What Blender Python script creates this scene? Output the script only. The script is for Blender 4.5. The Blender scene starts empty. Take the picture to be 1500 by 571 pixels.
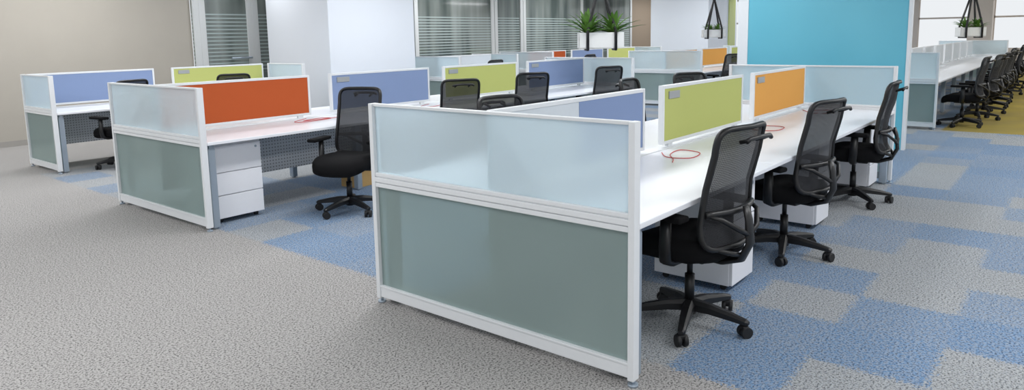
import bpy, bmesh, math, random
from mathutils import Vector, Matrix
random.seed(4)
scn = bpy.context.scene
COL = scn.collection
try:
    scn.view_settings.view_transform = 'Standard'
except Exception:
    pass

# ------------------------------------------------------------------ materials
def lin(c):
    o = []
    for v in c[:3]:
        v = v / 255.0
        o.append(v / 12.92 if v <= 0.04045 else ((v + 0.055) / 1.055) ** 2.4)
    return (o[0], o[1], o[2], 1.0)

def new_mat(name):
    m = bpy.data.materials.new(name)
    m.use_nodes = True
    return m, m.node_tree, m.node_tree.nodes['Principled BSDF']

def pmat(name, rgb, rough=0.5, metal=0.0, var=0.04, scale=30.0, spec=None, bump=0.0, coat=0.0):
    m, nt, b = new_mat(name)
    c = lin(rgb)
    tc = nt.nodes.new('ShaderNodeTexCoord')
    n = nt.nodes.new('ShaderNodeTexNoise'); n.inputs['Scale'].default_value = scale
    n.inputs['Detail'].default_value = 3
    nt.links.new(tc.outputs['Object'], n.inputs['Vector'])
    mx = nt.nodes.new('ShaderNodeMix'); mx.data_type = 'RGBA'
    mx.inputs['A'].default_value = tuple(max(0, v * (1 - var)) for v in c[:3]) + (1,)
    mx.inputs['B'].default_value = tuple(min(1, v * (1 + var)) for v in c[:3]) + (1,)
    nt.links.new(n.outputs['Fac'], mx.inputs['Factor'])
    nt.links.new(mx.outputs['Result'], b.inputs['Base Color'])
    b.inputs['Roughness'].default_value = rough
    b.inputs['Metallic'].default_value = metal
    if spec is not None: b.inputs['Specular IOR Level'].default_value = spec
    if bump:
        bp = nt.nodes.new('ShaderNodeBump'); bp.inputs['Strength'].default_value = bump
        bp.inputs['Distance'].default_value = 0.002
        nt.links.new(n.outputs['Fac'], bp.inputs['Height'])
        nt.links.new(bp.outputs['Normal'], b.inputs['Normal'])
    return m

M_frame = pmat('white_aluminium', (222, 225, 228), 0.38, 0.0, 0.02)
M_silver = pmat('silver_leg', (160, 172, 184), 0.35, 0.35, 0.03)
M_top = pmat('white_laminate', (232, 234, 239), 0.28, 0.0, 0.01, 8)
M_ped = pmat('white_steel', (232, 233, 238), 0.4, 0.0, 0.02)
M_blue = pmat('blue_fabric', (132, 150, 186), 0.9, 0, 0.10, 500, 0.1, 0.3)
M_orange = pmat('orange_fabric', (182, 88, 50), 0.9, 0, 0.10, 500, 0.1, 0.3)
M_amber = pmat('amber_fabric', (224, 164, 88), 0.9, 0, 0.08, 500, 0.1, 0.3)
M_green = pmat('lime_fabric', (184, 190, 116), 0.9, 0, 0.08, 500, 0.1, 0.3)
M_pale = pmat('pale_board', (205, 212, 218), 0.5, 0, 0.03)
M_plate = pmat('grey_name_plate', (165, 168, 170), 0.4, 0.3, 0.03)
M_black = pmat('black_nylon', (17, 17, 19), 0.42, 0, 0.1)
M_black2 = pmat('black_seat_fabric', (16, 16, 18), 0.95, 0, 0.25, 300, 0.2, 0.5)
M_rubber = pmat('black_rubber', (22, 22, 24), 0.6, 0, 0.1)
M_cable = pmat('red_cable', (196, 72, 70), 0.5, 0, 0.03)
M_wall = pmat('beige_paint', (168, 163, 154), 0.85, 0, 0.03, 3)
M_base = pmat('grey_baseboard', (152, 149, 144), 0.6, 0, 0.03)
M_pillar = pmat('white_gloss_cladding', (228, 233, 241), 0.22, 0, 0.015, 2)
M_brown = pmat('brown_paint', (138, 124, 108), 0.8, 0, 0.03, 3)
M_wframe = pmat('silver_window_frame', (202, 205, 206), 0.4, 0.0, 0.03)
M_ceil = pmat('white_ceiling', (236, 236, 234), 0.9, 0, 0.02, 5)
M_pinkframe = pmat('pale_window_frame', (224, 214, 206), 0.6, 0, 0.02)
M_leaf = pmat('green_leaf', (96, 138, 56), 0.5, 0, 0.3, 15)
M_soil = pmat('dark_soil', (50, 38, 30), 0.95, 0, 0.3, 80)
M_planter = pmat('white_planter', (232, 233, 232), 0.4, 0, 0.02)
M_card = pmat('brown_cardboard', (196, 160, 104), 0.85, 0, 0.06, 40)
M_limeglass = pmat('lime_glass', (186, 196, 120), 0.2, 0, 0.02)

def turquoise():
    m, nt, b = new_mat('turquoise_panel')
    tc = nt.nodes.new('ShaderNodeTexCoord')
    n = nt.nodes.new('ShaderNodeTexNoise'); n.inputs['Scale'].default_value = 0.7
    nt.links.new(tc.outputs['Object'], n.inputs['Vector'])
    r = nt.nodes.new('ShaderNodeValToRGB')
    r.color_ramp.elements[0].color = lin((92, 174, 196)); r.color_ramp.elements[0].position = .3
    r.color_ramp.elements[1].color = lin((104, 186, 206)); r.color_ramp.elements[1].position = .7
    nt.links.new(n.outputs['Fac'], r.inputs['Fac']); nt.links.new(r.outputs['Color'], b.inputs['Base Color'])
    b.inputs['Roughness'].default_value = .35
    return m
M_turq = turquoise()

def glass(name, rgb, trans, rough, diff_rgb, rrough):
    m, nt, b = new_mat(name)
    out = nt.nodes['Material Output']
    tc = nt.nodes.new('ShaderNodeTexCoord')
    n = nt.nodes.new('ShaderNodeTexNoise'); n.inputs['Scale'].default_value = 400
    nt.links.new(tc.outputs['Object'], n.inputs['Vector'])
    b.inputs['Base Color'].default_value = lin(diff_rgb)
    b.inputs['Roughness'].default_value = rough
    b.inputs['Specular IOR Level'].default_value = .7
    rf = nt.nodes.new('ShaderNodeBsdfRefraction'); rf.inputs['Color'].default_value = lin(rgb)
    rf.inputs['Roughness'].default_value = rrough; rf.inputs['IOR'].default_value = 1.2
    tl = nt.nodes.new('ShaderNodeBsdfTranslucent'); tl.inputs['Color'].default_value = lin(rgb)
    a = nt.nodes.new('ShaderNodeMixShader'); a.inputs[0].default_value = .25
    nt.links.new(rf.outputs[0], a.inputs[1]); nt.links.new(tl.outputs[0], a.inputs[2])
    d = nt.nodes.new('ShaderNodeMixShader'); d.inputs[0].default_value = trans
    nt.links.new(b.outputs[0], d.inputs[1]); nt.links.new(a.outputs[0], d.inputs[2])
    nt.links.new(d.outputs[0], out.inputs['Surface'])
    bp = nt.nodes.new('ShaderNodeBump'); bp.inputs['Strength'].default_value = .1; bp.inputs['Distance'].default_value = .001
    nt.links.new(n.outputs['Fac'], bp.inputs['Height']); nt.links.new(bp.outputs['Normal'], b.inputs['Normal'])
    return m
M_gup = glass('frosted_glass_pale', (238, 249, 253), .66, .3, (226, 235, 239), .36)
M_glo = glass('frosted_glass_grey_green_shaded', (230, 241, 239), .62, .30, (176, 193, 191), .29)  # lower pane: grey-green, with the dark space behind put into its colour

def meshmat():
    m, nt, b = new_mat('black_mesh_fabric')
    out = nt.nodes['Material Output']
    tc = nt.nodes.new('ShaderNodeTexCoord')
    w = nt.nodes.new('ShaderNodeTexWave'); w.inputs['Scale'].default_value = 60; w.bands_direction = 'X'
    w2 = nt.nodes.new('ShaderNodeTexWave'); w2.inputs['Scale'].default_value = 60; w2.bands_direction = 'Z'
    nt.links.new(tc.outputs['Object'], w.inputs['Vector']); nt.links.new(tc.outputs['Object'], w2.inputs['Vector'])
    mul = nt.nodes.new('ShaderNodeMath'); mul.operation = 'MULTIPLY'
    nt.links.new(w.outputs['Fac'], mul.inputs[0]); nt.links.new(w2.outputs['Fac'], mul.inputs[1])
    mu2 = nt.nodes.new('ShaderNodeMath'); mu2.operation = 'MULTIPLY'; mu2.inputs[1].default_value = .4
    nt.links.new(mul.outputs[0], mu2.inputs[0])
    b.inputs['Base Color'].default_value = lin((34, 35, 39)); b.inputs['Roughness'].default_value = .8
    tp = nt.nodes.new('ShaderNodeBsdfTransparent')
    mx = nt.nodes.new('ShaderNodeMixShader')
    nt.links.new(mu2.outputs[0], mx.inputs[0])
    nt.links.new(b.outputs[0], mx.inputs[1]); nt.links.new(tp.outputs[0], mx.inputs[2])
    nt.links.new(mx.outputs[0], out.inputs['Surface'])
    return m
M_mesh = meshmat()

def perf():
    m, nt, b = new_mat('perforated_steel')
    tc = nt.nodes.new('ShaderNodeTexCoord')
    sep = nt.nodes.new('ShaderNodeSeparateXYZ'); nt.links.new(tc.outputs['Object'], sep.inputs[0])
    def cell(o):
        a = nt.nodes.new('ShaderNodeMath'); a.operation = 'MULTIPLY'; a.inputs[1].default_value = 30
        nt.links.new(o, a.inputs[0])
        f = nt.nodes.new('ShaderNodeMath'); f.operation = 'FRACT'; nt.links.new(a.outputs[0], f.inputs[0])
        s = nt.nodes.new('ShaderNodeMath'); s.operation = 'SUBTRACT'; s.inputs[1].default_value = .5
        nt.links.new(f.outputs[0], s.inputs[0])
        p = nt.nodes.new('ShaderNodeMath'); p.operation = 'MULTIPLY'
        nt.links.new(s.outputs[0], p.inputs[0]); nt.links.new(s.outputs[0], p.inputs[1])
        return p.outputs[0]
    ad = nt.nodes.new('ShaderNodeMath'); nt.links.new(cell(sep.outputs['X']), ad.inputs[0]); nt.links.new(cell(sep.outputs['Z']), ad.inputs[1])
    lt = nt.nodes.new('ShaderNodeMath'); lt.operation = 'LESS_THAN'; lt.inputs[1].default_value = .05
    nt.links.new(ad.outputs[0], lt.inputs[0])
    mx = nt.nodes.new('ShaderNodeMix'); mx.data_type = 'RGBA'
    mx.inputs['A'].default_value = lin((206, 209, 214)); mx.inputs['B'].default_value = lin((130, 132, 136))
    nt.links.new(lt.outputs[0], mx.inputs['Factor']); nt.links.new(mx.outputs['Result'], b.inputs['Base Color'])
    b.inputs['Roughness'].default_value = .5
    return m
M_perf = perf()

def stripes():
    m, nt, b = new_mat('striped_dark_glass')
    def mt(op, a, v):
        n = nt.nodes.new('ShaderNodeMath'); n.operation = op
        nt.links.new(a, n.inputs[0])
        if isinstance(v, (int, float)): n.inputs[1].default_value = v
        elif v is not None: nt.links.new(v, n.inputs[1])
        return n.outputs[0]
    tc = nt.nodes.new('ShaderNodeTexCoord')
    sep = nt.nodes.new('ShaderNodeSeparateXYZ'); nt.links.new(tc.outputs['Object'], sep.inputs[0])
    Z = sep.outputs['Z']
    lt = mt('LESS_THAN', mt('FRACT', mt('MULTIPLY', Z, 14.0), None), .34)
    mu = mt('MULTIPLY', mt('MULTIPLY', lt, mt('LESS_THAN', Z, 2.12)), mt('GREATER_THAN', Z, .95))
    mp = nt.nodes.new('ShaderNodeMapping'); mp.inputs['Scale'].default_value = (2.2, 1, .25)
    nt.links.new(tc.outputs['Object'], mp.inputs['Vector'])
    n = nt.nodes.new('ShaderNodeTexNoise'); n.inputs['Scale'].default_value = 1.0; n.inputs['Detail'].default_value = 2
    nt.links.new(mp.outputs[0], n.inputs['Vector'])
    r = nt.nodes.new('ShaderNodeValToRGB')
    r.color_ramp.elements[0].color = lin((72, 82, 80)); r.color_ramp.elements[0].position = .36
    r.color_ramp.elements[1].color = lin((136, 143, 140)); r.color_ramp.elements[1].position = .66
    nt.links.new(n.outputs['Fac'], r.inputs['Fac'])
    mx = nt.nodes.new('ShaderNodeMix'); mx.data_type = 'RGBA'
    nt.links.new(mu, mx.inputs['Factor']); nt.links.new(r.outputs['Color'], mx.inputs['A'])
    mx.inputs['B'].default_value = lin((160, 174, 173))
    nt.links.new(mx.outputs['Result'], b.inputs['Base Color'])
    b.inputs['Roughness'].default_value = .06
    return m
M_stripe = stripes()

def carpet():
    m, nt, b = new_mat('carpet_tiles')
    L = nt.links
    def math_(op, a=None, bb=None, clamp=False):
        n = nt.nodes.new('ShaderNodeMath'); n.operation = op; n.use_clamp = clamp
        for i, v in enumerate((a, bb)):
            if v is None: continue
            if isinstance(v, (int, float)): n.inputs[i].default_value = v
            else: L.new(v, n.inputs[i])
        return n.outputs[0]
    def mix(fac, A, B):
        n = nt.nodes.new('ShaderNodeMix'); n.data_type = 'RGBA'
        if isinstance(fac, (int, float)): n.inputs['Factor'].default_value = fac
        else: L.new(fac, n.inputs['Factor'])
        for k, v in (('A', A), ('B', B)):
            if isinstance(v, tuple): n.inputs[k].default_value = v
            else: L.new(v, n.inputs[k])
        return n.outputs['Result']
    tc = nt.nodes.new('ShaderNodeTexCoord')
    nz = nt.nodes.new('ShaderNodeTexNoise'); nz.inputs['Scale'].default_value = 60; nz.inputs['Detail'].default_value = 5
    L.new(tc.outputs['Object'], nz.inputs['Vector'])
    sep = nt.nodes.new('ShaderNodeSeparateXYZ'); L.new(tc.outputs['Object'], sep.inputs[0])
    wob = math_('MULTIPLY', math_('SUBTRACT', nz.outputs['Fac'], .5), .2)
    X, Y = math_('ADD', sep.outputs['X'], wob), math_('ADD', sep.outputs['Y'], wob)
    cx = math_('FLOOR', math_('DIVIDE', math_('SUBTRACT', X, .26), .5))
    cy = math_('FLOOR', math_('DIVIDE', math_('SUBTRACT', Y, .48), .5))
    def wn_(off):
        cmb = nt.nodes.new('ShaderNodeCombineXYZ'); L.new(math_('ADD', cx, off), cmb.inputs[0]); L.new(cy, cmb.inputs[1])
        wn = nt.nodes.new('ShaderNodeTexWhiteNoise'); wn.noise_dimensions = '2D'; L.new(cmb.outputs[0], wn.inputs['Vector'])
        return wn.outputs['Value']
    zone = math_('MULTIPLY', math_('GREATER_THAN', cx, -.5), math_('LESS_THAN', Y, 8.4))
    w1 = wn_(23.0)
    aisle = math_('MULTIPLY', math_('GREATER_THAN', Y, 1.98), math_('LESS_THAN', Y, 4.48))
    thr = math_('SUBTRACT', .47, math_('MULTIPLY', aisle, .3))
    isb = math_('MULTIPLY', math_('ADD', math_('MULTIPLY', math_('GREATER_THAN', w1, thr), .76), .18), zone)
    strength = math_('ADD', .45, math_('MULTIPLY', wn_(37.0), .55))
    n1 = nt.nodes.new('ShaderNodeTexNoise'); n1.inputs['Scale'].default_value = 95; n1.inputs['Detail'].default_value = 5; n1.inputs['Roughness'].default_value = .85
    L.new(tc.outputs['Object'], n1.inputs['Vector'])
    sp = nt.nodes.new('ShaderNodeValToRGB'); L.new(n1.outputs['Fac'], sp.inputs['Fac'])
    sp.color_ramp.elements[0].position = .42; sp.color_ramp.elements[1].position = .50
    n2 = nt.nodes.new('ShaderNodeTexNoise'); n2.inputs['Scale'].default_value = 1.5
    L.new(tc.outputs['Object'], n2.inputs['Vector'])
    n3 = nt.nodes.new('ShaderNodeTexNoise'); n3.inputs['Scale'].default_value = 55; n3.inputs['Detail'].default_value = 3
    L.new(tc.outputs['Object'], n3.inputs['Vector'])
    yarn = math_('MULTIPLY', math_('SUBTRACT', n3.outputs['Fac'], .42), 5.0, True)
    grey = mix(sp.outputs['Color'], lin((42, 42, 44)), lin((172, 170, 168)))
    lgrey = mix(sp.outputs['Color'], lin((48, 51, 54)), lin((172, 173, 172)))
    blue = mix(sp.outputs['Color'], lin((36, 56, 82)), lin((116, 146, 180)))
    olive = mix(n2.outputs['Fac'], lin((128, 116, 82)), lin((166, 148, 66)))
    g = mix(zone, grey, lgrey)
    fac = math_('MULTIPLY', isb, math_('ADD', math_('MULTIPLY', strength, .62), math_('MULTIPLY', yarn, .5)), True)
    c = mix(fac, g, blue)
    ol = math_('MULTIPLY', math_('GREATER_THAN', X, 9.95), math_('LESS_THAN', Y, 0.2))
    c = mix(ol, c, olive)
    L.new(c, b.inputs['Base Color'])
    b.inputs['Roughness'].default_value = .95; b.inputs['Specular IOR Level'].default_value = .1
    bp = nt.nodes.new('ShaderNodeBump'); bp.inputs['Strength'].default_value = .15; bp.inputs['Distance'].default_value = .003
    L.new(n1.outputs['Fac'], bp.inputs['Height']); L.new(bp.outputs['Normal'], b.inputs['Normal'])
    return m
M_floor = carpet()

# ------------------------------------------------------------------ geometry
class G:
    def __init__(s): s.bm = bmesh.new()
    def box(s, lo, hi, bev=0.0, seg=2):
        c = [(a + b) / 2 for a, b in zip(lo, hi)]; d = [max(abs(b - a), 1e-5) for a, b in zip(lo, hi)]
        r = bmesh.ops.create_cube(s.bm, size=1.0, matrix=Matrix.Translation(c) @ Matrix.Diagonal((d[0], d[1], d[2], 1)))
        if bev:
            es = list({e for v in r['verts'] for e in v.link_edges})
            bmesh.ops.bevel(s.bm, geom=es, offset=bev, segments=seg, affect='EDGES', profile=.5)
        return s
    def ring(s, pts):
        return [s.bm.verts.new(p) for p in pts]
    def loft(s, rings, closed=False, caps=True, smooth=True):
        R = [s.ring(r) for r in rings]; n = len(R[0])
        m = len(R)
        for i in range(m if closed else m - 1):
            a, b = R[i], R[(i + 1) % m]
            for j in range(n):
                k = (j + 1) % n
                f = s.bm.faces.new((a[j], a[k], b[k], b[j])); f.smooth = smooth
        if caps and not closed:
            try:
                s.bm.faces.new(list(reversed(R[0]))); s.bm.faces.new(R[-1])
            except Exception: pass
        return s
    def tube(s, pts, r, n=8, closed=False, flat=None):
        P = [Vector(p) for p in pts]; m = len(P); rings = []
        up0 = Vector((0, 0, 1))
        for i, p in enumerate(P):
            if closed: t = P[(i + 1) % m] - P[i - 1]
            else: t = P[min(i + 1, m - 1)] - P[max(i - 1, 0)]
            t.normalize()
            ref = up0 if abs(t.z) < .9 else Vector((0, 1, 0))
            if flat is not None: ref = Vector(flat[2])
            a = t.cross(ref); a.normalize(); b = a.cross(t); b.normalize()
            rr = r[i] if isinstance(r, (list, tuple)) else r
            fa, fb = (flat[0], flat[1]) if flat else (1, 1)
            rings.append([p + a * math.cos(q) * rr * fa + b * math.sin(q) * rr * fb for q in [2 * math.pi * k / n for k in range(n)]])
        return s.loft(rings, closed)
    def cyl(s, a, b, r, n=16, r2=None):
        return s.tube([a, b], [r, r if r2 is None else r2], n)
    def mesh(s, name, mat):
        bmesh.ops.recalc_face_normals(s.bm, faces=s.bm.faces)
        me = bpy.data.meshes.new(name); s.bm.to_mesh(me); s.bm.free(); me.materials.append(mat)
        return me

def link(o, parent=None):
    COL.objects.link(o)
    if parent: o.parent = parent
    return o
def obj(name, me, parent=None, loc=(0, 0, 0), rz=0):
    o = bpy.data.objects.new(name, me); o.location = loc; o.rotation_euler = (0, 0, rz)
    return link(o, parent)
def empty(name, loc, label, cat, group=None, rz=0):
    o = bpy.data.objects.new(name, None); o.empty_display_size = .2; o.location = loc; o.rotation_euler = (0, 0, rz)
    COL.objects.link(o); o['label'] = label; o['category'] = cat
    if group: o['group'] = group
    return o
def struct(name, lo, hi, mat, bev=0):
    o = obj(name, G().box(lo, hi, bev).mesh(name, mat)); o['kind'] = 'structure'; return o

# ------------------------------------------------------------------ room
struct('floor', (-7, -6, -.05), (27.2, 11.6, 0), M_floor)
struct('ceiling', (-7, -6, 3.1), (27.2, 11.6, 3.15), M_ceil)
struct('wall_back', (-7, 11.5, 0), (3.86, 11.65, 3.1), M_wall)
struct('baseboard_back', (-7, 11.485, 0), (3.86, 11.5, .09), M_base)
struct('wall_brown', (20.2, 11.5, 0), (27.2, 11.65, 3.1), M_brown)

def glazed(name, x0, x1, posts, door=None):
    g = G()
    for p in posts: g.box((p - .06, 11.42, 0), (p + .06, 11.5, 3.1), .004)
    g.box((x0, 11.43, 2.92), (x1, 11.5, 3.1)); g.box((x0, 11.43, 0), (x1, 11.5, .1))
    o = obj(name, g.mesh(name, M_wframe)); o['kind'] = 'structure'
    p = obj('glass_pane', G().box((x0, 11.455, .1), (x1, 11.47, 2.92)).mesh('glass_pane', M_stripe), o)
    return o
d = glazed('door_1', 3.86, 5.6, [3.93, 4.05, 5.02, 5.14, 5.5])
obj('door_handle', G().cyl((4.55, 11.36, 1.25), (4.98, 11.36, 1.25), .02).cyl((4.6, 11.36, 1.25), (4.6, 11.44, 1.25), .012).cyl((4.93, 11.36, 1.25), (4.93, 11.44, 1.25), .012).mesh('door_handle', M_silver), d)
glazed('window_1', 5.6, 12.45, [5.6, 7.5, 9.5, 12.4])
glazed('window_2', 12.45, 20.2, [12.55, 13.7, 13.84, 16.9, 20.1])
struct('wall_pillar', (4.87, 8.7, 0), (6.87, 10.6, 3.1), M_pillar, .01)
struct('trim_1', (4.86, 8.69, 0), (6.88, 10.61, .12), M_base)
struct('wall_pillar_far', (17.4, 7.3, 0), (19.6, 9.2, 3.1), M_pillar, .01)
struct('trim_2', (18.9, 7.27, .1), (19.4, 7.3, 2.9), M_limeglass)
struct('wall_turquoise', (7.6, .33, 0), (7.68, 2.4, 3.1), M_turq)
struct('trim_3', (7.59, .29, 0), (7.69, .33, 3.1), M_frame)
struct('trim_4', (7.59, 2.4, 0), (7.69, 2.55, 3.1), M_frame)
g = G(); g.box((27, -6, 0), (27.2, 11.5, .8)); g.box((27, -6, 2.85), (27.2, 11.5, 3.1))
for y in (-6, -3.6, 3.4, 6, 8.5, 11.3): g.box((27, y, .8), (27.2, y + .25, 2.85))
g.box((26.5, 1.1, 0), (27.2, 1.8, 3.1))
o = obj('wall_end', g.mesh('wall_end', M_pinkframe)); o['kind'] = 'structure'
k = 3
for y0, y1 in ((-3.35, 1.1), (1.8, 3.4), (3.65, 6), (6.25, 8.5), (8.75, 11.3)):
    g = G(); n = max(1, round((y1 - y0) / 1.1))
    for i in range(n + 1):
        yy = y0 + (y1 - y0) * i / n; g.box((27.05, yy - .03, .8), (27.12, yy + .03, 2.85))
    g.box((27.05, y0, 1.9), (27.12, y1, 1.96)); g.box((27.05, y0, .8), (27.12, y1, .86))
    o = obj('window_%d' % k, g.mesh('window', M_pinkframe)); o['kind'] = 'structure'; k += 1

# ------------------------------------------------------------------ workstations
MOD = 1.771; W = 1.742; GAP = .133; H = 1.2
def end_panel_parts(w, parent, x, name_i=0):
    g = G()
    g.box((x - .026, 0, .03), (x + .026, .032, H), .003); g.box((x - .026, w - .032, .03), (x + .026, w, H), .003)
    g.box((x - .016, .032, H - .016), (x + .016, w - .032, H), .002)
    g.box((x - .022, .03, .775), (x + .022, w - .03, .797), .003)
    g.box((x - .026, .03, .742), (x + .026, w - .03, .770), .003)
    g.box((x - .022, .03, .712), (x + .022, w - .03, .737), .003)
    g.box((x - .016, .03, .73), (x + .016, w - .03, .78))
    g.box((x - .02, .032, .04), (x + .02, w - .032, .10), .003); g.box((x - .024, .032, .10), (x + .024, w - .032, .112), .002)
    o = obj('end_panel', g.mesh('end_panel', M_frame), parent); o['label'] = 'white framed frosted glass end panel'
    obj('frosted_glass', G().box((x - .003, .03, .79), (x + .003, w - .03, H - .012)).mesh('upper', M_gup), o)['label'] = 'pale upper frosted glass'
    obj('frosted_glass', G().box((x - .003, .03, .108), (x + .003, w - .03, .72)).mesh('lower', M_glo), o)['label'] = 'grey green lower frosted glass, darkness behind it painted in'
    for y in (.016, w - .016):
        obj('levelling_foot', G().cyl((x, y, 0), (x, y, .012), .024).cyl((x, y, .01), (x, y, .04), .008).mesh('foot', M_silver), o)

def bench(loc, label, n, w, colors, single=False, mod=MOD, farend=True, pale_first=False, plates=(0, 1, 2, 3)):
    root = empty('workstation_bench', loc, label, 'desk')
    L = n * mod
    end_panel_parts(w, root, 0)
    if farend: end_panel_parts(w, root, L)
    ys = w - .03 if single else w / 2
    sides = [(.0, ys - .045)] if single else [(.0, ys - .045), (ys + .045, w)]
    for i in range(n):
        for (a, b_) in sides:
            x0 = i * mod + (.028 if i == 0 else .001); x1 = (i + 1) * mod - (.028 if i == n - 1 else .001)
            obj('desktop', G().box((x0, a, .72), (x1, b_, .747), .004).mesh('desktop', M_top), root)
    for i in range(n + 1):
        x = i * mod + (.075 if i == 0 else (-.075 if i == n else 0))
        for (a, b_) in sides:
            near = a if a == 0 else b_
            sgn = 1 if a == 0 else -1
            ins = .03 if i in (0, n) else .25
            y = near + sgn * ins
            g = G(); g.box((x - .03, min(y, y + sgn * .07), .012), (x + .03, max(y, y + sgn * .07), .69), .006)
            ym = (a if sgn < 0 else b_)
            g.box((x - .02, min(y, ym), .68), (x + .02, max(y, ym), .72), .003)
            g.cyl((x, y + sgn * .035, 0), (x, y + sgn * .035, .014), .02)
            obj('leg', g.mesh('leg', M_silver), root)
    g = G()
    g.box((.03, ys - .04, .69), (L - .03, ys + .04, .752), .003)
    obj('cable_channel', g.mesh('cable_channel', M_frame), root)
    obj('modesty_panel', G().box((.03, ys - .01, .24), (L - .03, ys + .01, .69)).mesh('modesty', M_perf), root)
    for i in range(n):
        x0 = i * mod + (.04 if i == 0 else GAP); x1 = (i + 1) * mod - GAP
        z0, z1 = .775, H
        g = G()
        g.box((x0, ys - .02, z0), (x0 + .024, ys + .02, z1), .003); g.box((x1 - .024, ys - .02, z0), (x1, ys + .02, z1), .003)
        g.box((x0 + .024, ys - .02, z1 - .024), (x1 - .024, ys + .02, z1), .003); g.box((x0 + .024, ys - .02, z0), (x1 - .024, ys + .02, z0 + .024), .003)
        g.box((x0 + .1, ys - .015, .75), (x0 + .16, ys + .015, z0)); g.box((x1 - .16, ys - .015, .75), (x1 - .1, ys + .015, z0))
        s = obj('privacy_screen', g.mesh('screen_frame', M_frame), root)
        c = colors[i % len(colors)]
        s['label'] = 'white framed screen with %s insert' % c.name.split('_')[0]
        xs = x0 + .022
        if pale_first and i == 0:
            xs = x0 + (x1 - x0) * .5
            obj('board_insert', G().box((x0 + .022, ys - .012, z0 + .022), (xs, ys + .012, z1 - .022)).mesh('board', M_pale), s)  # paler left half of the first screen
        obj('fabric_insert', G().box((xs, ys - .014, z0 + .022), (x1 - .022, ys + .014, z1 - .022)).mesh('fabric', c), s)
        if i in plates:
            px = x0 + .09
            obj('name_plate', G().box((px, ys - .024, z1 - .1), (px + .17, ys - .014, z1 - .045), .003).mesh('plate', M_plate), s)
    return root

bench((0, 0, 0), 'white double-sided desk bench with blue, lime and amber screens', 3, W, [M_blue, M_green, M_amber], pale_first=True, plates=(1, 2))
bench((.18, 4.10, 0), 'white four-seat desk bench with orange, blue and lime screens', 4, W, [M_orange, M_blue, M_green, M_blue], plates=(1, 2, 3))
bench((.42, 8.17, 0), 'single-sided white desk row with blue and lime screens', 2, 1.0, [M_blue, M_green], single=True, plates=(0, 1))
bench((7.3, 7.9, 0), 'short white desk bench behind the white pillar', 1, 1.3, [M_pale], plates=())
bench((10.5, 8.0, 0), 'distant white desk bench with orange, blue and lime screens', 3, 1.6, [M_orange, M_blue, M_green], plates=())
bench((11.3, 4.75, 0), 'distant white desk bench with frosted end and amber screens', 3, W, [M_amber, M_amber, M_green], plates=())
bench((9.95, .28, 0), 'long white desk row lined with black chairs', 9, W, [M_pale], mod=1.35, plates=())

# ------------------------------------------------------------------ chairs
def superell(n, e, a=1.0, b=1.0):
    out = []
    for k in range(n):
        q = 2 * math.pi * k / n; c, s_ = math.cos(q), math.sin(q)
        out.append((a * math.copysign(abs(c) ** e, c), b * math.copysign(abs(s_) ** e, s_)))
    return out
SE = .26
def backpt(s, t):
    z = .50 + .61 * t
    hw = .244 - .020 * t - .022 * math.sin(math.pi * max(0, min(1, (t - .1) / .9)))
    y = -.275 - .06 * t ** 1.5 + .03 * math.sin(math.pi * min(1, t * 1.4)) * (1 if t < .714 else 0) + .055 * s * s
    return Vector((s * hw, y, z))

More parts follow.
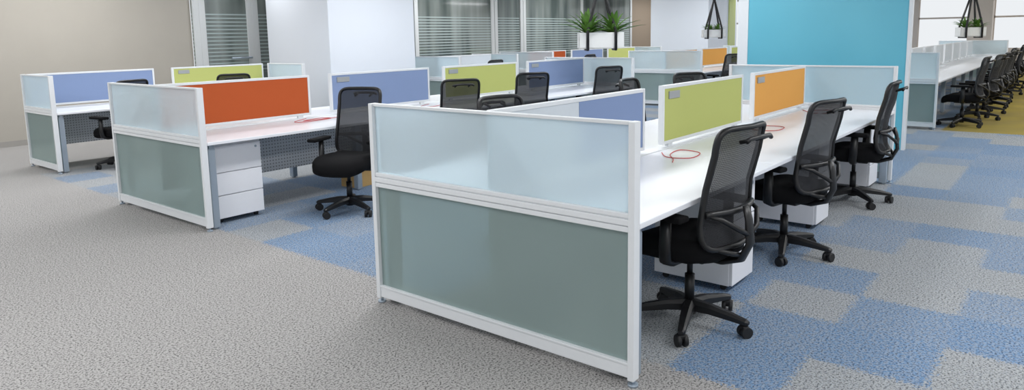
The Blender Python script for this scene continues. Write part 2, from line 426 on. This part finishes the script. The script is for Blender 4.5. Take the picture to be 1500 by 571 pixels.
def chair_kit():
    kit = []
    g = G(); g.cyl((0, 0, .06), (0, 0, .135), .038, 20)
    for k in range(5):
        a = math.radians(72 * k); c, s_ = math.cos(a), math.sin(a); nrm = Vector((-s_, c, 0))
        rings = []
        for r, z, w, h in ((.02, .11, .034, .032), (.12, .108, .028, .028), (.24, .092, .022, .021), (.315, .08, .019, .015), (.33, .078, .012, .01)):
            P = Vector((c * r, s_ * r, z))
            rings.append([P + nrm * w * u + Vector((0, 0, h * v)) for u, v in ((-1, -.8), (1, -.8), (1, .4), (.5, 1), (-.5, 1), (-1, .4))])
        g.loft(rings, smooth=False)
        g.cyl((c * .31, s_ * .31, .045), (c * .31, s_ * .31, .08), .01, 8)
    kit.append(('base', g.mesh('chair_base', M_black), None, []))
    g = G()
    g.cyl((-.029, 0, .0305), (-.008, 0, .0305), .0305, 16); g.cyl((.008, 0, .0305), (.029, 0, .0305), .0305, 16)
    g.box((-.022, -.022, .036), (.022, .016, .064), .008); g.cyl((-.01, 0, .0305), (.01, 0, .0305), .01, 8)
    cm = g.mesh('caster', M_rubber)
    g = G(); g.cyl((0, 0, .12), (0, 0, .28), .027, 16); g.cyl((0, 0, .28), (0, 0, .4), .016, 16)
    kit.append(('gas_lift', g.mesh('gas_lift', M_black), None, []))
    g = G(); g.box((-.085, -.13, .375), (.085, .11, .425), .012); g.cyl((.08, .04, .395), (.25, .05, .39), .007, 8); g.cyl((.22, .05, .39), (.27, .05, .39), .012, 8)
    kit.append(('seat_mechanism', g.mesh('seat_mechanism', M_black), None, []))
    g = G(); rings = []
    for z, sc in ((.40, .78), (.404, .92), (.42, .99), (.46, 1.0), (.49, .985), (.512, .92), (.522, .76), (.524, .45), (.522, .12)):
        pts = []
        for x, y in superell(40, .5, .265, .26):
            yy = y * sc + .02; dz = -.04 * max(0, (yy - .08) / .18) ** 2 + .012 * (abs(x) * sc / .25) ** 2 + (.01 if yy < -.15 else 0)
            pts.append((x * sc * (1 - .08 * max(0, -y / .245)), yy, z + dz))
        rings.append(pts)
    g.loft(rings)
    kit.append(('seat', g.mesh('seat', M_black2), None, []))
    g = G()
    loop = [backpt(x, .5 + .5 * y) for x, y in superell(56, SE)]
    g.tube(loop, .0145, 8, closed=True, flat=(1.0, 1.3, (0, 1, 0)))
    g.tube([backpt(s, .30) + Vector((0, -.022, 0)) for s in [x / 6 for x in range(-6, 7)]], .018, 8)
    kit.append(('backrest', g.mesh('backrest_frame', M_black), None, 'back'))
    g = G(); bm = g.bm
    rr = 8
    rings = []
    for i in range(1, rr + 1):
        f = i / rr * .985
        rings.append([bm.verts.new(backpt(x * f, .5 + .5 * y * f)) for x, y in superell(56, SE)])
    cvt = bm.verts.new(backpt(0, .5))
    for j in range(56):
        k = (j + 1) % 56
        f = bm.faces.new((cvt, rings[0][j], rings[0][k])); f.smooth = True
        for i in range(rr - 1):
            f = bm.faces.new((rings[i][j], rings[i + 1][j], rings[i + 1][k], rings[i][k])); f.smooth = True
    mm = g.mesh('back_mesh', M_mesh)
    g = G()
    g.tube([(0, -.08, .395), (0, -.2, .395), (0, -.30, .43), (0, -.345, .52), (0, -.335, .64), (0, -.315, .71)], [.026, .026, .026, .023, .02, .016], 10, flat=(1.6, .7, (0, 1, .2)))
    for sg in (-1, 1):
        g.tube([(0, -.34, .56), (sg * .08, -.335, .60), (sg * .17, -.285, .66), backpt(sg * .97, .30) + Vector((0, -.01, 0))], [.014, .014, .012, .010], 8)
        g.tube([(0, -.31, .45), (sg * .09, -.295, .475), backpt(sg * .8, .02)], [.014, .013, .011], 8)
    kit.append(('back_support', g.mesh('back_support', M_black), None, []))
    g = G()
    zc = 1.06
    g.tube([(-.12, -.375, zc - .012), (-.10, -.38, zc), (0, -.385, zc + .004), (.10, -.38, zc), (.12, -.375, zc - .012)], .0115, 8)
    for sg in (-1, 1):
        g.tube([backpt(sg * .35, .88), (sg * .075, -.36, zc - .01), (sg * .08, -.38, zc)], .01, 8)
    kit.append(('coat_hanger', g.mesh('coat_hanger', M_black), None, []))
    for sg in (-1, 1):
        g = G()
        g.tube([(sg * .10, -.03, .40), (sg * .22, -.03, .40), (sg * .28, -.035, .425), (sg * .30, -.045, .50), (sg * .302, -.05, .645)], [.02, .02, .023, .023, .02], 10, flat=(1, 1.5, (0, 1, 0)))
        am = g.mesh('armrest', M_black)
        g = G(); g.box((sg * .30 - .045, -.16, .645), (sg * .30 + .045, .12, .678), .013, 3)
        for f in g.bm.faces: f.smooth = True
        kit.append(('armrest', am, None, [('arm_pad', g.mesh('arm_pad', M_black2))]))
    return kit, cm, mm
KIT, CASTER, BMESH = chair_kit()

def chair(x, y, rz, label, group='black mesh office chairs', legs=None):
    root = empty('office_chair', (x, y, 0), label, 'chair', group, math.radians(rz))
    la = math.radians((random.uniform(0, 72) if legs is None else legs) - rz)
    for name, me, _, sub in KIT:
        o = obj(name, me, root)
        if name == 'base':
            o.rotation_euler[2] = la
            for k in range(5):
                a = math.radians(72 * k)
                obj('caster', CASTER, o, (math.cos(a) * .31, math.sin(a) * .31, 0), a + random.uniform(-1.2, 1.2))
        elif sub == 'back':
            obj('back_mesh', BMESH, o)
        elif sub:
            for n2, m2 in sub: obj(n2, m2, o)
    return root

C1 = 'black mesh office chair tucked under the lime-screened bench'
chair(.80, .12, -8, 'black mesh office chair beside the frosted end panel', legs=270); chair(2.34, .12, -12, C1, legs=268); chair(4.25, .12, 3, 'black mesh office chair turned slightly from the desk', legs=222)
chair(1.31, 3.70, 112, 'black mesh office chair turned sideways in the aisle', legs=190)
C2 = 'black mesh office chair tucked at the orange-screened bench'
chair(3.1, 4.06, -30, C2); chair(4.45, 4.1, -30, C2); chair(6.25, 4.1, -28, C2)
C3 = 'black mesh office chair on the aisle side of the bench'
chair(1.42, 1.72, 170, C3); chair(3.7, 1.85, 186, C3); chair(4.75, 1.8, 150, C3)
C4 = 'black mesh office chair at the single-sided desk row'
chair(1.12, 8.05, 12, C4); chair(2.7, 8.1, -25, C4)
C5 = 'black mesh office chair at a distant desk bench'
chair(7.9, 7.8, 0, C5); chair(12.0, 4.6, -20, C5); chair(13.9, 4.5, -26, C5); chair(11.3, 7.8, 0, C5); chair(13.4, 7.8, 0, C5)
for i in range(10):
    chair(10.65 + 1.12 * i, .0 + random.uniform(-.08, .05), random.uniform(-14, 14), 'black mesh office chair in a long line of chairs', 'line of chairs along the long desk row')

# ------------------------------------------------------------------ pedestals
def pedestal(x, y, label, w=.42):
    root = empty('mobile_pedestal', (x, y, 0), label, 'cabinet', 'white drawer pedestals')
    d, h, z0 = .52, .69, .04
    obj('body', G().box((0, .02, z0), (w, d, h), .004).mesh('body', M_ped), root)
    zs = [z0 + .005, z0 + .21, z0 + .41, h - .004]
    for i in range(3):
        g = G(); g.box((.002, 0, zs[i]), (w - .002, .02, zs[i + 1] - .008), .003)
        dr = obj('drawer', g.mesh('drawer', M_ped), root)
    obj('lock', G().cyl((w - .05, -.004, h - .05), (w - .05, .002, h - .05), .011).mesh('lock', M_silver), root)
    for a in (.05, w - .05):
        for b_ in (.07, d - .06):
            g = G(); g.cyl((a - .014, b_, .019), (a + .014, b_, .019), .019); g.box((a - .01, b_ - .01, .025), (a + .01, b_ + .01, z0))
            obj('caster', g.mesh('pcaster', M_rubber), root)
pedestal(.34, 4.26, 'white three-drawer pedestal under the desk beside the leg', .44)
for x in (1.35, 3.06, 4.80): pedestal(x, .10, 'white three-drawer pedestal beside a black chair', .34)

g = G(); g.box((0, 0, 0), (.32, .24, .2), .003)
o = obj('cardboard_box', g.mesh('cardboard_box', M_card), None, (1.98, 4.44, 0), .1); o['label'] = 'small brown cardboard box under the desk'; o['category'] = 'box'
obj('box_tape', G().box((0, .1, .2), (.32, .14, .2015)).mesh('tape', M_pale), o)

def cable(pts, z=.7505):
    g = G(); P = []
    n = len(pts)
    for i in range(n - 1):
        p0 = pts[max(i - 1, 0)]; p1 = pts[i]; p2 = pts[i + 1]; p3 = pts[min(i + 2, n - 1)]
        for k in range(8):
            t = k / 8
            P.append(tuple(.5 * ((2 * b) + (-a + c) * t + (2 * a - 5 * b + 4 * c - d_) * t * t + (-a + 3 * b - 3 * c + d_) * t ** 3) for a, b, c, d_ in zip(p0, p1, p2, p3)) + (z,))
    P.append(tuple(pts[-1]) + (z,))
    g.tube(P, .003, 6)
    o = obj('network_cable', g.mesh('network_cable', M_cable)); o['label'] = 'thin red network cable looped on the white desktop'; o['category'] = 'cable'; o['group'] = 'red cables on desks'
cable([(1.75, .78), (1.6, .66), (1.66, .52), (1.88, .56), (1.92, .72), (1.72, .70), (1.56, .6), (1.45, .55)])
cable([(3.45, .80), (3.2, .66), (3.25, .5), (3.5, .52), (3.5, .7), (3.3, .74)])
cable([(4.95, .80), (4.7, .62), (4.8, .5), (5.05, .55), (4.95, .7)])
cable([(1.7, 4.88), (1.45, 4.72), (1.5, 4.62), (1.85, 4.66), (1.8, 4.78), (1.55, 4.7), (2.0, 4.68)])
cable([(3.5, 4.88), (3.2, 4.72), (3.3, 4.6), (3.6, 4.7)])

# ------------------------------------------------------------------ hanging planters + plants
def planter(x, y, rz, label, sc=1.0, zb=1.36):
    root = empty('hanging_planter', (x, y, zb), label, 'planter', 'white hanging planters', rz)
    g = G(); w, d, hh = .34 * sc, .12 * sc, .24 * sc
    g.box((-w, -d, 0), (w, d, .015)); 
    for lo, hi in (((-w, -d, 0), (w, -d + .012, hh)), ((-w, d - .012, 0), (w, d, hh)), ((-w, -d, 0), (-w + .012, d, hh)), ((w - .012, -d, 0), (w, d, hh))):
        g.box(lo, hi, .003)
    obj('planter_box', g.mesh('planter_box', M_planter), root)
    obj('soil', G().box((-w + .013, -d + .013, .1), (w - .013, d - .013, hh - .03)).mesh('soil', M_soil), root)
    ap = 2.32 - zb
    for sg in (-1, 1):
        sx = sg * w * .62
        g = G()
        g.tube([(sg * .015, 0, 3.1 - zb), (sg * .015, 0, ap), (sx, -d - .02, hh + .02), (sx, -d - .02, -.018), (sx, d + .02, -.018), (sx, d + .02, hh + .02), (sg * .015, 0, ap - .01)], .022, 6)
        obj('strap', g.mesh('strap', M_black), root)
    return root
def plant_mesh():
    g = G(); bm = g.bm
    for k in range(52):
        a = random.uniform(0, 6.28); ln = random.uniform(.18, .44); el = random.uniform(.4, 1.4)
        w = random.uniform(.022, .040); d = Vector((math.cos(a), math.sin(a), 0)); nr = Vector((-d.y, d.x, 0)); P = []
        for i in range(7):
            t = i / 6; r = ln * .9 * math.cos(el) * t * (1 + .5 * t); z = ln * math.sin(el) * (t * 1.35 - .5 * t * t * (1.5 - el * .5))
            c = d * r + Vector((0, 0, z)); ww = w * math.sin(math.pi * min(.97, t * .85 + .12))
            P.append((bm.verts.new(c - nr * ww), bm.verts.new(c + Vector((0, 0, -ww * .4))), bm.verts.new(c + nr * ww)))
        for i in range(6):
            for j in range(2):
                f = bm.faces.new((P[i][j], P[i][j + 1], P[i + 1][j + 1], P[i + 1][j])); f.smooth = True
    return g.mesh('leaves', M_leaf)
PL = [plant_mesh() for _ in range(3)]
def plants(x, y, rz, z, sc=1):
    for i, t in enumerate((-.2, .2)):
        t *= sc
        o = obj('leafy_plant', PL[i], None, (x + math.cos(rz) * t, y + math.sin(rz) * t, z), i * 1.3); o.scale = (sc, sc, sc)
        o['label'] = 'green leafy plant growing in a white planter'; o['category'] = 'plant'; o['group'] = 'plants in hanging planters'
RZ = math.radians(-50)
planter(6.55, 4.27, RZ, 'white box planter hung on black straps above desks'); plants(6.55, 4.27, RZ, 1.57)
planter(14.7, .42, RZ, 'white box planter hung above the long desk row', .78, 1.39); plants(14.7, .42, RZ, 1.55, .62)
planter(13.6, 5.5, RZ, 'white box planter hung in front of the white pillar', .78, 1.45); plants(13.6, 5.5, RZ, 1.61, .5)

# ------------------------------------------------------------------ lights
w = bpy.data.worlds.new('world'); scn.world = w; w.use_nodes = True
w.node_tree.nodes['Background'].inputs['Color'].default_value = (.94, .97, 1, 1)
w.node_tree.nodes['Background'].inputs['Strength'].default_value = .9
def area(x, y, sx, sy, p):
    l = bpy.data.lights.new('ceiling_lamp', 'AREA'); l.shape = 'RECTANGLE'; l.size = sx; l.size_y = sy; l.energy = p; l.color = (.985, .99, 1)
    o = bpy.data.objects.new('ceiling_lamp', l); o.location = (x, y, 3.05); COL.objects.link(o)
for x in (-2.5, 1.5, 5.5, 10, 15, 21):
    for y in (-2, 2.6, 6.9, 10.2):
        area(x, y, 2.4, .6, 66)

# ------------------------------------------------------------------ camera
yaw, pi_, ro, f, py = .6846, -.1417, -.0186, 1027.15, 199.64
fw = Vector((math.cos(yaw) * math.cos(pi_), math.sin(yaw) * math.cos(pi_), math.sin(pi_)))
rt = Vector((math.sin(yaw), -math.cos(yaw), 0)); up = rt.cross(fw)
r2 = math.cos(ro) * rt + math.sin(ro) * up; u2 = -math.sin(ro) * rt + math.cos(ro) * up
cam = bpy.data.cameras.new('camera'); co = bpy.data.objects.new('camera', cam); COL.objects.link(co)
M = Matrix((r2, u2, -fw)).transposed().to_4x4(); M.translation = Vector((-2.6308, -1.4551, 1.5687))
co.matrix_world = M
cam.sensor_width = 36; cam.sensor_fit = 'HORIZONTAL'; cam.lens = f / 1500 * 36; cam.shift_y = -(285.5 - py) / 1500
cam.clip_start = .05; cam.clip_end = 200
scn.camera = co
